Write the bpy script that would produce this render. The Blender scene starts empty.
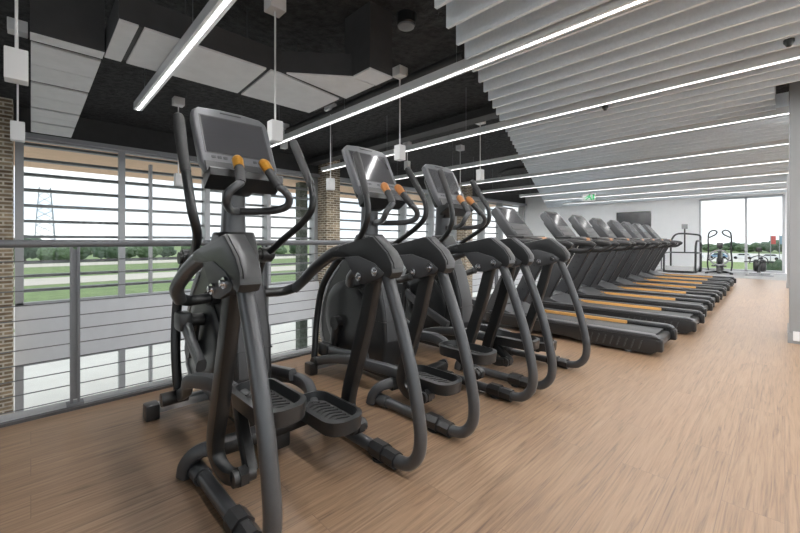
import bpy, bmesh, math, random
from mathutils import Vector, Matrix
random.seed(7)
S = 1.07                      # everything below is laid out in eye heights; S turns it into metres
C = bpy.context.scene.collection
SC = bpy.context.scene
PI = math.pi

# ------------------------------------------------------------------ materials
MATS = {}
def new_mat(name):
    m = bpy.data.materials.new(name); m.use_nodes = True
    nt = m.node_tree; b = nt.nodes.get('Principled BSDF')
    MATS[name] = m
    return m, nt, b
def srgb(r, g, b):
    f = lambda c: (c/255/12.92) if c/255 <= .04045 else ((c/255+.055)/1.055)**2.4
    return (f(r), f(g), f(b), 1)
def noise(nt, scale, detail=4, coord='Object', mapping=None, rough=.6):
    tc = nt.nodes.new('ShaderNodeTexCoord')
    mp = nt.nodes.new('ShaderNodeMapping')
    if mapping: mp.inputs['Scale'].default_value = mapping
    nt.links.new(tc.outputs[coord], mp.inputs['Vector'])
    n = nt.nodes.new('ShaderNodeTexNoise')
    n.inputs['Scale'].default_value = scale; n.inputs['Detail'].default_value = detail
    n.inputs['Roughness'].default_value = rough
    nt.links.new(mp.outputs[0], n.inputs['Vector'])
    return n
def ramp(nt, fac, stops):
    r = nt.nodes.new('ShaderNodeValToRGB')
    el = r.color_ramp.elements
    while len(el) < len(stops): el.new(.5)
    for e, (p, c) in zip(el, stops): e.position = p; e.color = c
    nt.links.new(fac, r.inputs[0])
    return r
def bump(nt, b, height, strength, dist=.01):
    bp = nt.nodes.new('ShaderNodeBump'); bp.inputs['Strength'].default_value = strength
    bp.inputs['Distance'].default_value = dist
    nt.links.new(height, bp.inputs['Height']); nt.links.new(bp.outputs[0], b.inputs['Normal'])
def plain(name, col, rough=.5, metal=0, var=.06, scale=14, bmp=0, spec=None, coat=0):
    """one colour with a little procedural unevenness"""
    m, nt, b = new_mat(name)
    n = noise(nt, scale)
    lo = tuple(c*(1-var) for c in col[:3])+(1,); hi = tuple(min(1, c*(1+var)) for c in col[:3])+(1,)
    r = ramp(nt, n.outputs[0], [(.3, lo), (.7, hi)])
    nt.links.new(r.outputs[0], b.inputs['Base Color'])
    b.inputs['Roughness'].default_value = rough; b.inputs['Metallic'].default_value = metal
    if spec is not None: b.inputs['Specular IOR Level'].default_value = spec
    if coat: b.inputs['Coat Weight'].default_value = coat; b.inputs['Coat Roughness'].default_value = .15
    if bmp: bump(nt, b, n.outputs[0], bmp)
    return m
def emit(name, col, strength):
    m, nt, b = new_mat(name)
    b.inputs['Base Color'].default_value = col
    b.inputs['Emission Color'].default_value = col; b.inputs['Emission Strength'].default_value = strength
    n = noise(nt, 3); r = ramp(nt, n.outputs[0], [(.2, tuple(c*.98 for c in col[:3])+(1,)), (.8, col)])
    nt.links.new(r.outputs[0], b.inputs['Emission Color'])
    return m

plain('frame_black', srgb(20, 21, 22), .36, .1, .05, 30)
plain('frame_gunmetal', srgb(72, 73, 75), .28, .5, .05, 30)
plain('plastic_dark', srgb(28, 29, 30), .32, 0, .05, 60)
plain('plastic_black', srgb(20, 20, 21), .38, 0, .05, 60)
plain('plastic_mid', srgb(50, 51, 53), .45, .1, .04, 60)
plain('plastic_grey', srgb(128, 129, 131), .4, .1, .05, 40)
plain('silver', srgb(168, 169, 171), .32, .5, .04, 40)
plain('bezel_grey', srgb(94, 95, 98), .34, .3, .04, 40)
plain('steel', srgb(150, 152, 155), .36, .8, .04, 20)
plain('chrome', srgb(215, 215, 218), .15, 1, .03, 20)
plain('rubber', srgb(26, 26, 27), .75, 0, .08, 90, .1)
plain('belt', srgb(38, 39, 40), .62, 0, .08, 200, .1)
plain('screen_glass', srgb(48, 48, 50), .10, 0, .02, 5, spec=.6)
plain('sensor_orange', srgb(205, 148, 58), .3, .6, .12, 80)
plain('sensor_copper', srgb(190, 130, 80), .35, .5, .12, 80)
plain('strip_tan', srgb(200, 150, 84), .5, 0, .05, 20)
plain('white_paint', srgb(228, 228, 228), .6, 0, .02, 4)
plain('wall_paint', srgb(244, 245, 246), .7, 0, .02, 3)
plain('column_paint', srgb(124, 125, 126), .6, 0, .03, 3)
plain('spandrel', srgb(222, 224, 227), .5, .0, .03, 5)
plain('mullion', srgb(168, 170, 173), .4, .4, .03, 10)
plain('cable_steel', srgb(104, 105, 107), .5, .3, .04, 20)
plain('post_steel', srgb(112, 114, 117), .45, .5, .04, 20)
plain('louvre', srgb(118, 119, 122), .45, .3, .04, 10)
plain('light_housing', srgb(215, 216, 217), .4, .3, .03, 10)
plain('duct_dark', srgb(58, 58, 59), .65, 0, .1, 8, .1)
plain('duct_panel', srgb(215, 216, 217), .55, .0, .05, 6)
plain('baffle_felt', srgb(228, 236, 243), .85, 0, .04, 40, .05)
plain('tv_black', srgb(30, 30, 31), .3, 0, .05, 10)
plain('kerb', srgb(170, 171, 172), .5, .2, .04, 10)
plain('kerb_dark', srgb(70, 70, 71), .5, .2, .06, 10)
plain('soffit_tan', srgb(216, 182, 152), .7, 0, .06, 6)
plain('carpet_grey', srgb(168, 168, 168), .95, 0, .1, 120, .3)
plain('concrete', srgb(214, 212, 206), .9, 0, .06, .8)
plain('rubble', srgb(222, 219, 212), .95, 0, .12, 1.2)
plain('road', srgb(196, 190, 180), .9, 0, .06, .6)
plain('stone_dark', srgb(96, 104, 96), .9, 0, .45, 14, .2)
plain('lawn', srgb(136, 156, 100), .95, 0, .2, 2.5)
plain('field', srgb(118, 138, 90), .95, 0, .25, 1.5)
plain('leaf', srgb(92, 112, 84), .8, 0, .35, 9)
plain('leaf_dark', srgb(76, 96, 76), .8, 0, .35, 9)
plain('bark', srgb(84, 72, 60), .9, 0, .2, 20)
plain('tower_steel', srgb(150, 158, 168), .6, .3, .05, 5)
plain('exit_green', srgb(40, 150, 90), .5, 0, .03, 9)
plain('car_white', srgb(225, 226, 228), .3, 0, .02, 4)
plain('car_blue', srgb(120, 150, 175), .3, 0, .03, 4)
plain('sign_red', srgb(190, 70, 66), .5, 0, .03, 4)
plain('slab_grey', srgb(150, 150, 150), .8, 0, .05, 3)
emit('diffuser', (1, .99, .98, 1), 84)

# dark sprayed ceiling
m, nt, b = new_mat('ceiling_dark')
n = noise(nt, 12, 8); r = ramp(nt, n.outputs[0], [(.35, srgb(24, 24, 25)), (.65, srgb(56, 56, 57))])
nt.links.new(r.outputs[0], b.inputs['Base Color']); b.inputs['Roughness'].default_value = .9
bump(nt, b, n.outputs[0], .8, .06)

# wood planks running along X
m, nt, b = new_mat('wood_floor')
tc = nt.nodes.new('ShaderNodeTexCoord')
br = nt.nodes.new('ShaderNodeTexBrick')
br.inputs['Scale'].default_value = 1.0; br.inputs['Brick Width'].default_value = 1.25; br.inputs['Row Height'].default_value = .185
br.inputs['Mortar Size'].default_value = .0012; br.inputs['Mortar Smooth'].default_value = .2
br.inputs['Bias'].default_value = 0; br.offset = .37
br.inputs['Color1'].default_value = (0, 0, 0, 1); br.inputs['Color2'].default_value = (1, 1, 1, 1); br.inputs['Mortar'].default_value = (.5, .5, .5, 1)
nt.links.new(tc.outputs['Object'], br.inputs['Vector'])
# per plank shift of the grain
add = nt.nodes.new('ShaderNodeVectorMath'); add.operation = 'MULTIPLY_ADD'
nt.links.new(br.outputs['Color'], add.inputs[0]); add.inputs[1].default_value = (7, 13, 5)
nt.links.new(tc.outputs['Object'], add.inputs[2])
mp = nt.nodes.new('ShaderNodeMapping'); mp.inputs['Scale'].default_value = (.8, 15, 1)
nt.links.new(add.outputs[0], mp.inputs['Vector'])
g1 = nt.nodes.new('ShaderNodeTexNoise'); g1.inputs['Scale'].default_value = 2.6; g1.inputs['Detail'].default_value = 9; g1.inputs['Roughness'].default_value = .65
g1.inputs['Distortion'].default_value = 1.2
nt.links.new(mp.outputs[0], g1.inputs['Vector'])
mp2 = nt.nodes.new('ShaderNodeMapping'); mp2.inputs['Scale'].default_value = (3, 90, 1)
nt.links.new(add.outputs[0], mp2.inputs['Vector'])
g2 = nt.nodes.new('ShaderNodeTexNoise'); g2.inputs['Scale'].default_value = 1.5; g2.inputs['Detail'].default_value = 5
nt.links.new(mp2.outputs[0], g2.inputs['Vector'])
mx = nt.nodes.new('ShaderNodeMix'); mx.data_type = 'FLOAT'; mx.inputs[0].default_value = .32
nt.links.new(g1.outputs[0], mx.inputs[2]); nt.links.new(g2.outputs[0], mx.inputs[3])
rw = ramp(nt, mx.outputs[0], [(.36, srgb(84, 64, 48)), (.44, srgb(114, 91, 71)), (.53, srgb(130, 106, 84)), (.66, srgb(144, 121, 99))])
hs = nt.nodes.new('ShaderNodeHueSaturation')
mr = nt.nodes.new('ShaderNodeMapRange'); mr.inputs[3].default_value = .94; mr.inputs[4].default_value = 1.05
nt.links.new(br.outputs['Color'], mr.inputs[0]); nt.links.new(mr.outputs[0], hs.inputs['Value'])
nt.links.new(rw.outputs[0], hs.inputs['Color'])
mm = nt.nodes.new('ShaderNodeMix'); mm.data_type = 'RGBA'
nt.links.new(br.outputs['Fac'], mm.inputs[0]); nt.links.new(hs.outputs[0], mm.inputs[6]); mm.inputs[7].default_value = srgb(96, 76, 62)
nt.links.new(mm.outputs[2], b.inputs['Base Color'])
rr = nt.nodes.new('ShaderNodeMapRange'); rr.inputs[3].default_value = .27; rr.inputs[4].default_value = .42
nt.links.new(g1.outputs[0], rr.inputs[0]); nt.links.new(rr.outputs[0], b.inputs['Roughness'])
bump(nt, b, mx.outputs[0], .12, .004)

# brick
m, nt, b = new_mat('brick')
tc = nt.nodes.new('ShaderNodeTexCoord'); sp = nt.nodes.new('ShaderNodeSeparateXYZ'); nt.links.new(tc.outputs['Object'], sp.inputs[0])
ad = nt.nodes.new('ShaderNodeMath'); ad.operation = 'ADD'; nt.links.new(sp.outputs[0], ad.inputs[0]); nt.links.new(sp.outputs[1], ad.inputs[1])
cb = nt.nodes.new('ShaderNodeCombineXYZ'); nt.links.new(ad.outputs[0], cb.inputs[0]); nt.links.new(sp.outputs[2], cb.inputs[1])
br = nt.nodes.new('ShaderNodeTexBrick'); br.inputs['Scale'].default_value = 1
br.inputs['Brick Width'].default_value = .21; br.inputs['Row Height'].default_value = .062; br.inputs['Mortar Size'].default_value = .012
br.inputs['Color1'].default_value = srgb(112, 94, 74); br.inputs['Color2'].default_value = srgb(172, 154, 130); br.inputs['Mortar'].default_value = srgb(214, 208, 198)
nt.links.new(cb.outputs[0], br.inputs['Vector'])
n = noise(nt, 5, 5); r = ramp(nt, n.outputs[0], [(.3, (.55, .53, .5, 1)), (.7, (1.1, 1.08, 1, 1))])
mu = nt.nodes.new('ShaderNodeMix'); mu.data_type = 'RGBA'; mu.blend_type = 'MULTIPLY'; mu.inputs[0].default_value = 1
nt.links.new(br.outputs['Color'], mu.inputs[6]); nt.links.new(r.outputs[0], mu.inputs[7])
nt.links.new(mu.outputs[2], b.inputs['Base Color']); b.inputs['Roughness'].default_value = .9
inv = nt.nodes.new('ShaderNodeMath'); inv.operation = 'SUBTRACT'; inv.inputs[0].default_value = 1; nt.links.new(br.outputs['Fac'], inv.inputs[1])
bump(nt, b, inv.outputs[0], .7, .01)

# window glass: thin, mostly clear, reflecting a little of the room
m, nt, b = new_mat('glass')
nt.nodes.remove(b)
out = nt.nodes['Material Output']
tr = nt.nodes.new('ShaderNodeBsdfTransparent'); gl = nt.nodes.new('ShaderNodeBsdfGlossy'); gl.inputs['Roughness'].default_value = .01
lw = nt.nodes.new('ShaderNodeLayerWeight'); geo = nt.nodes.new('ShaderNodeNewGeometry')
pw = nt.nodes.new('ShaderNodeMath'); pw.operation = 'POWER'; pw.inputs[1].default_value = 5; nt.links.new(lw.outputs['Facing'], pw.inputs[0])
ma = nt.nodes.new('ShaderNodeMath'); ma.operation = 'MULTIPLY_ADD'; ma.inputs[1].default_value = .95; ma.inputs[2].default_value = .05; nt.links.new(pw.outputs[0], ma.inputs[0])
fb = nt.nodes.new('ShaderNodeMath'); fb.operation = 'SUBTRACT'; fb.inputs[0].default_value = 1; nt.links.new(geo.outputs['Backfacing'], fb.inputs[1])
fr = nt.nodes.new('ShaderNodeMath'); fr.operation = 'MULTIPLY'; nt.links.new(ma.outputs[0], fr.inputs[0]); nt.links.new(fb.outputs[0], fr.inputs[1])
tr.inputs[0].default_value = (.96, .975, .97, 1)
ms = nt.nodes.new('ShaderNodeMixShader'); nt.links.new(fr.outputs[0], ms.inputs[0]); nt.links.new(tr.outputs[0], ms.inputs[1]); nt.links.new(gl.outputs[0], ms.inputs[2])
nt.links.new(ms.outputs[0], out.inputs['Surface'])

# ------------------------------------------------------------------ mesh builder
def catmull(pts, n):
    P = [Vector(p) for p in pts]
    if len(P) < 3 or n <= 1: return P
    out = []
    for i in range(len(P)-1):
        p0 = P[i-1] if i else P[0]*2-P[1]
        p1, p2 = P[i], P[i+1]
        p3 = P[i+2] if i+2 < len(P) else P[-1]*2-P[-2]
        def tj(ti, a, b): return ti + max((b-a).length, 1e-6)**.5
        t0 = 0; t1 = tj(t0, p0, p1); t2 = tj(t1, p1, p2); t3 = tj(t2, p2, p3)
        for k in range(n):
            t = t1+(t2-t1)*k/n
            A1 = p0*((t1-t)/(t1-t0))+p1*((t-t0)/(t1-t0)); A2 = p1*((t2-t)/(t2-t1))+p2*((t-t1)/(t2-t1)); A3 = p2*((t3-t)/(t3-t2))+p3*((t-t2)/(t3-t2))
            B1 = A1*((t2-t)/(t2-t0))+A2*((t-t0)/(t2-t0)); B2 = A2*((t3-t)/(t3-t1))+A3*((t-t1)/(t3-t1))
            out.append(B1*((t2-t)/(t2-t1))+B2*((t-t1)/(t2-t1)))
    out.append(P[-1])
    return out

class MB:
    def __init__(self, M=None):
        self.v = []; self.f = []; self.M = M or Matrix.Identity(4)
    def add(self, verts, faces, M=None):
        M = self.M @ M if M is not None else self.M
        o = len(self.v)
        self.v += [M @ Vector(p) for p in verts]
        self.f += [tuple(i+o for i in q) for q in faces]
        return self
    def bm(self, bm, M=None):
        bm.verts.index_update()
        self.add([v.co.copy() for v in bm.verts], [[v.index for v in f.verts] for f in bm.faces], M)
        bm.free(); return self
    def box(self, lo, hi, bev=0, seg=2, M=None):
        b = bmesh.new()
        bmesh.ops.create_cube(b, size=1)
        lo, hi = Vector(lo), Vector(hi); c = (lo+hi)/2; d = hi-lo
        for v in b.verts: v.co = Vector((v.co.x*d.x, v.co.y*d.y, v.co.z*d.z))+c
        if bev: bmesh.ops.bevel(b, geom=b.edges[:], offset=bev, segments=seg, affect='EDGES', profile=.6)
        return self.bm(b, M)
    def prism(self, poly, a0, a1, axis='x', bev=0, seg=2, M=None):
        """poly: list of 2-D points; axis x: (y,z), y: (x,z), z: (x,y)"""
        b = bmesh.new()
        def P(u, w, a):
            return {'x': (a, u, w), 'y': (u, a, w), 'z': (u, w, a)}[axis]
        A = [b.verts.new(P(u, w, a0)) for u, w in poly]; B = [b.verts.new(P(u, w, a1)) for u, w in poly]
        n = len(poly)
        b.faces.new(A); b.faces.new(B[::-1])
        for i in range(n): b.faces.new((A[i], B[i], B[(i+1) % n], A[(i+1) % n]))
        bmesh.ops.recalc_face_normals(b, faces=b.faces[:])
        if bev: bmesh.ops.bevel(b, geom=[e for f in b.faces if len(f.verts) == n and n > 4 for e in f.edges] if n > 4 else b.edges[:], offset=bev, segments=seg, affect='EDGES', profile=.6, clamp_overlap=True)
        return self.bm(b, M)
    def tube(self, pts, r, n=12, sub=6, flat=1.0, up=(1, 0, 0), sq=0, M=None, cap=True):
        """sweep; r a number or one per point; flat squeezes the section along 'up'; sq>0 squares it off"""
        P = catmull(pts, sub)
        k = len(P); R = []
        if isinstance(r, (int, float)): R = [r]*k
        else:
            m = len(r)-1
            for i in range(k):
                t = i/(k-1)*m; j = min(int(t), m-1); R.append(r[j]+(r[j+1]-r[j])*(t-j))
        vs = []; fs = []
        upv = Vector(up)
        prev = None
        for i, p in enumerate(P):
            t = (P[min(i+1, k-1)]-P[max(i-1, 0)])
            t = t.normalized() if t.length > 1e-9 else Vector((0, 1, 0))
            u = prev if prev is not None else upv
            a = u-t*u.dot(t)
            if a.length < 1e-3:
                a = Vector((0, 1, 0))-t*t.y
                if a.length < 1e-3: a = Vector((0, 0, 1))-t*t.z
            a.normalize(); prev = a; bb = t.cross(a)
            for j in range(n):
                th = 2*PI*(j+.5)/n; c, s = math.cos(th), math.sin(th)
                if sq:
                    e = 1-sq
                    c = math.copysign(abs(c)**e, c); s = math.copysign(abs(s)**e, s)
                vs.append(p+a*(c*R[i]*flat)+bb*(s*R[i]))
        for i in range(k-1):
            for j in range(n):
                fs.append((i*n+j, i*n+(j+1) % n, (i+1)*n+(j+1) % n, (i+1)*n+j))
        if cap:
            fs.append(tuple(range(n))[::-1]); fs.append(tuple((k-1)*n+j for j in range(n)))
        return self.add(vs, fs, M)
    def rod(self, a, b, r, n=12): return self.tube([a, b], r, n, 1)
    def lathe(self, prof, n=24, M=None):
        """prof: (r, z) pairs, about z"""
        vs = []; fs = []
        for r, z in prof:
            for j in range(n):
                th = 2*PI*j/n; vs.append((r*math.cos(th), r*math.sin(th), z))
        for i in range(len(prof)-1):
            for j in range(n): fs.append((i*n+j, i*n+(j+1) % n, (i+1)*n+(j+1) % n, (i+1)*n+j))
        fs.append(tuple(range(n))[::-1]); fs.append(tuple((len(prof)-1)*n+j for j in range(n)))
        return self.add(vs, fs, M)
    def build(self, name, mat, parent=None, origin=None):
        if parent is not None and origin is None: origin = Vector(parent['_o']) if '_o' in parent else Vector((0, 0, 0))
        o_ = Vector(origin) if origin is not None else Vector((0, 0, 0))
        me = bpy.data.meshes.new(name)
        me.from_pydata([tuple((p-o_)*S) for p in self.v], [], self.f)
        me.update()
        b = bmesh.new(); b.from_mesh(me); bmesh.ops.recalc_face_normals(b, faces=b.faces[:]); b.to_mesh(me); b.free()
        me.shade_smooth(); me.set_sharp_from_angle(angle=math.radians(38))
        me.materials.append(MATS[mat])
        ob = bpy.data.objects.new(name, me); C.objects.link(ob)
        if parent is not None:
            ob.parent = parent
        else: ob.location = o_*S
        return ob

ROOT_O = {}
def tag(o, label, cat, group=None, kind=None):
    if label: o['label'] = label
    if cat: o['category'] = cat
    if group: o['group'] = group
    if kind: o['kind'] = kind
    return o
class Thing:
    """an Empty at the thing's base that parents its parts"""
    def __init__(self, name, label, cat, at, group=None):
        self.o = Vector(at)
        self.e = bpy.data.objects.new(name, None); C.objects.link(self.e); self.e.location = self.o*S
        self.e.empty_display_size = .1
        tag(self.e, label, cat, group)
    def part(self, name, mb, mat, parent=None, label=None):
        ob = mb.build(name, mat, parent or self.e, self.o)
        if label: ob['label'] = label
        return ob
def copy_tree(o, parent=None):
    c = o.copy(); C.objects.link(c)
    if parent is not None: c.parent = parent
    for ch in list(o.children): copy_tree(ch, c)
    return c
def single(name, mb, mat, label, cat, at=(0, 0, 0), group=None):
    return tag(mb.build(name, mat, None, at), label, cat, group)
def struct(name, mb, mat):
    return tag(mb.build(name, mat), None, None, None, 'structure')
# ------------------------------------------------------------------ the room
XW, YB, XL, YR = 16.3, -4.5, -4.5, 3.02      # far wall, wall behind, left wall, slab edge at the railing
YWIN = 8.4
struct('floor', MB().box((XL, YB, -.30), (13.6, YR, 0)), 'wood_floor')
struct('floor_2', MB().box((13.6, YB, -.30), (XW, YR, .004)), 'carpet_grey')
struct('floor_3', MB().box((XL, YB, -3.6), (XW, YWIN, -3.4)), 'slab_grey')
struct('ceiling', MB().box((XL, YB, 3.1), (XW, YWIN+.3, 3.3)), 'ceiling_dark')
struct('wall_left', MB().box((XL-.2, YB-.2, -3.6), (XL, YWIN+.2, .1)).box((XL-.2, YB-.2, 2.9), (XL, YWIN+.2, 3.3)).box((XL-.2, YR, -3.6), (XL, YWIN+.2, 3.3)), 'wall_paint')
fr = MB()
for i in range(6):
    y = YB+(YR-YB)*i/5; fr.box((XL-.12, y-.04, .1), (XL-.02, y+.04, 2.9))
w7 = struct('window_7', fr, 'mullion')  # out-of-view glazing, added so daylight reaches the visible slat faces
MB().box((XL-.08, YB, .1), (XL-.07, YR, 2.9)).build('pane', 'glass', w7)
struct('wall_behind', MB().box((XL-.2, YB-.2, -3.6), (XW+.2, YB, .1)).box((XL-.2, YB-.2, 2.9), (XW+.2, YB, 3.3)), 'wall_paint')
fr = MB()
xs = [XL+(XW-XL)*i/13 for i in range(14)]
for x in xs: fr.box((x-.04, YB-.12, .1), (x+.04, YB-.02, 2.9))
w6 = struct('window_6', fr, 'mullion')  # unseen glazing behind the camera, added to bring daylight onto the machines
MB().box((XL, YB-.08, .1), (XW, YB-.07, 2.9)).build('pane', 'glass', w6)
# far wall with the big window opening (y .04 .. 2.02)
w = MB()
w.box((XW, 2.02, -3.6), (XW+.25, YWIN+.2, 3.3)).box((XW, YB, -3.6), (XW+.25, .04, 3.3)).box((XW, .04, 2.40), (XW+.25, 2.02, 3.3)).box((XW, .04, -3.6), (XW+.25, 2.02, .05))
struct('wall_far', w, 'wall_paint')
fr = MB()
for a, b_ in (((XW-.03, .0, .03), (XW+.12, .06, 2.4)), ((XW-.03, 2.0, .03), (XW+.12, 2.05, 2.4)), ((XW-.02, .84, .05), (XW+.1, .90, 2.4)), ((XW-.02, .04, .03), (XW+.1, 2.02, .09)), ((XW-.02, .04, 2.36), (XW+.1, 2.02, 2.42))):
    fr.box(a, b_)
w1 = struct('window_1', fr, 'mullion')
MB().box((XW+.04, .06, .09), (XW+.05, 2.0, 2.36)).build('pane', 'glass', w1)
struct('baseboard_far', MB().box((XW-.02, 2.05, 0), (XW, YR, .09), .004), 'white_paint')

# the window wall beyond the void, one bay between each pair of brick columns
PITCH = 5.865
bays = [(-.18, 5.27), (5.69, 11.14), (11.56, XW), (XL, -.60)]
def win_bay(i, x0, x1, mulls, thin):
    f = MB()
    f.box((x0, YWIN, -.03), (x0+.10, YWIN+.12, 2.68)).box((x1-.10, YWIN, -.03), (x1, YWIN+.12, 2.68))
    f.box((x0, YWIN, 2.60), (x1, YWIN+.12, 2.68)).box((x0, YWIN, -.03), (x1, YWIN+.12, .02))
    f.box((x0, YWIN, -3.4), (x0+.10, YWIN+.12, -.93)).box((x1-.10, YWIN, -3.4), (x1, YWIN+.12, -.93)).box((x0, YWIN, -.98), (x1, YWIN+.12, -.93))
    for x in mulls:
        f.box((x-.045, YWIN-.03, -.03), (x+.045, YWIN+.12, 2.66)).box((x-.045, YWIN-.03, -3.4), (x+.045, YWIN+.12, -.93))
    for x in thin:
        f.box((x-.025, YWIN+.02, -.03), (x+.025, YWIN+.12, 2.45)).box((x-.025, YWIN+.02, -3.4), (x+.025, YWIN+.12, -.93))
    wo = struct('window_%d' % i, f, 'mullion')
    MB().box((x0+.1, YWIN+.05, -.02), (x1-.1, YWIN+.06, 2.6)).build('pane', 'glass', wo)
    MB().box((x0+.1, YWIN+.05, -3.4), (x1-.1, YWIN+.06, -.98)).build('pane', 'glass', wo)
    struct('trim_%d' % i, MB().box((x0, YWIN-.06, -.93), (x1, YWIN+.1, -.03)), 'spandrel')
    # sun louvres outside the glass
    l = MB()
    for z in (2.58, 2.335, 2.09, 1.835, 1.58, 1.325, 1.07, .65, .43, .19):
        l.box((x0+.05, YWIN+.20, z-.022), (x1-.05, YWIN+.34, z+.022))
    place = ['', 'bay between the left and middle brick columns', 'bay behind the middle treadmills', 'farthest bay by the white end wall', 'bay at the extreme left edge'][i-1]
    t = Thing('sun_louvre', 'horizontal grey sun louvre blades outside, ' + place, 'louvre', (x0, YWIN+.27, .2), 'sun louvres outside the windows')
    t.part('blades', l, 'louvre')
    for x in [x0+.05]+list(mulls)+[x1-.05]:
        t.part('bracket', MB().box((x-.02, YWIN+.1, -.03), (x+.02, YWIN+.3, 2.62)), 'mullion')
win_bay(2, bays[0][0], bays[0][1], (1.18, 2.62, 3.95), (1.63,))
win_bay(3, bays[1][0], bays[1][1], (7.05, 8.45, 9.8), ())
win_bay(4, bays[2][0], bays[2][1], (12.9, 14.3), ())
win_bay(5, bays[3][0], bays[3][1], (-2.0,), ())
struct('wall_window', MB().box((XL, YWIN-.02, 2.66), (XW, YWIN+.25, 3.3)), 'duct_dark')
struct('trim_head', MB().box((XL, YWIN-.10, 2.63), (XW, YWIN-.02, 2.70)), 'mullion')
names = ['brick column at the extreme left edge behind the railing', 'brick column between the first two machines, with a white box hanging before it', 'distant brick column seen behind the third elliptical trainer']
for i, x in enumerate((-.59, 5.276, 11.14)):
    c = MB().box((x, 8.0, -3.4), (x+.40, 8.42, 3.1))
    single('brick_column', c, 'brick', names[i], 'column', (x+.2, 8.2, -3.4), 'brick columns along the window wall')
struct('canopy_outside', MB().box((XL, YWIN+.36, 2.69), (XW, YWIN+3.7, 2.95)), 'soffit_tan')
single('outdoor_pillar', MB().box((5.50, 9.7, -3.4), (5.74, 9.95, 2.688)), 'stone_dark', 'dark stone pillar outside the glass, beside the middle brick column', 'pillar', (5.62, 9.82, -3.4))

# right-hand painted columns
def column(x0, x1, label):
    t = Thing('column', label, 'column', ((x0+x1)/2, -.35, 0), 'white columns on the right')
    t.part('shaft', MB().box((x0, -.65, 0), (x1, -.03, 3.098), .01), 'column_paint')
    t.part('skirting', MB().box((x0-.012, -.662, 0), (x1+.012, -.018, .10), .004), 'column_paint')
    return t
t = column(5.32, 5.94, 'wide pale grey column cut by the right edge of the picture, nearest to us')
t.part('socket_plate', MB().box((5.30, -.10, .03), (5.322, -.055, .12), .004), 'white_paint', label='small white socket plate')
column(11.42, 12.0, 'pale grey column further back, just left of the nearest one')

# slab edge at the void
struct('trim_kerb', MB().box((XL, YR-.05, 0), (XW, YR+.03, .028)), 'kerb')
struct('trim_edge', MB().box((XL, YR-.085, 0), (XW, YR-.05, .016)), 'kerb_dark')
struct('trim_fascia', MB().box((XL, YR, -.45), (XW, YR+.03, 0)), 'kerb')

# ------------------------------------------------------------------ railing
YRL = 2.985
t = Thing('railing', 'stainless steel cable railing running along the edge of the wood floor', 'railing', (.19, YRL, .02))
t.part('handrail', MB().tube([(XL, YRL, .985), (XW, YRL, .985)], .023, 12, 1), 'post_steel')
for k in range(-3, 14):
    x = .19+1.185*k
    p = MB().box((x-.023, YRL-.012, .02), (x-.010, YRL+.024, .97)).box((x+.010, YRL-.012, .02), (x+.023, YRL+.024, .97)).box((x-.012, YRL, .05), (x+.012, YRL+.014, .95)).box((x-.04, YRL-.03, .02), (x+.04, YRL+.04, .032))
    t.part('post', p, 'post_steel')
for k in range(11):
    z = .885-.083*k
    t.part('cable', MB().tube([(XL, YRL+.008, z), (XW, YRL+.008, z)], .0032, 6, 1), 'cable_steel')

# ------------------------------------------------------------------ ceiling baffles
def edge(x): return 1.528+.386*(x-1.807) if x < 3 else 1.99+.402*(x-3)
XLIGHTS = [.83, 2.58, 4.25, 6.03, 7.9, 9.6, 11.3, 13.0, 14.7]
PB = .2255
k = -6
x = 1.807-PB*8
while x < XW-.1:
    lx = min(XLIGHTS, key=lambda q: abs(q-x))
    if abs(lx-x) > .075 or x < 1.2:
        y1 = edge(x); y0 = YB+.05
        if 5.15 < x < 6.05: y0 = .07
        if 11.2 < x < 12.0: y0 = .02
        single('ceiling_baffle', MB().box((x-.014, y0, 2.45), (x+.014, y1, 2.74), .003, 1), 'baffle_felt',
               'long pale grey baffle slat hanging in the slatted ceiling', 'ceiling baffle', (x, y1, 2.45), 'ceiling baffles')
    x += PB
# ------------------------------------------------------------------ linear lights
ly = [(4.92, 'linear light at the upper left with its free end in view'),
      (5.5, 'bright linear light ending just right of the nearest console'),
      (6.6, 'third linear light from the left, passing over the second trainer to the right edge'),
      (6.6, 'fourth linear light from the left, across the slatted ceiling'),
      (5.8, 'fifth linear light from the left, beginning above the treadmills'),
      (6.3, 'sixth linear light from the left in the slatted ceiling'),
      (6.0, 'seventh linear light from the left near the far wall'), (6.0, 'eighth linear light from the left near the far wall'), (6.0, 'last linear light before the white end wall')]
for X, (y1, lab) in zip(XLIGHTS, ly):
    y0 = YB+.1
    t = Thing('linear_light', lab, 'ceiling light', (X, y1, 2.42), 'linear ceiling lights')
    h = MB().prism([(X-.038, 2.42), (X-.0135, 2.42), (X-.0135, 2.43), (X+.0135, 2.43), (X+.0135, 2.42), (X+.038, 2.42), (X+.038, 2.495), (X-.038, 2.495)], y0, y1, 'y')
    t.part('housing', h, 'light_housing')
    t.part('diffuser', MB().box((X-.0135, y0+.01, 2.418), (X+.0135, y1-.01, 2.4305)), 'diffuser')
    y = y1-.35
    while y > edge(X)-.3:
        t.part('suspension_wire', MB().rod((X, y, 2.495), (X, y, 3.099), .0025, 6), 'steel'); y -= 1.6

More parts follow.
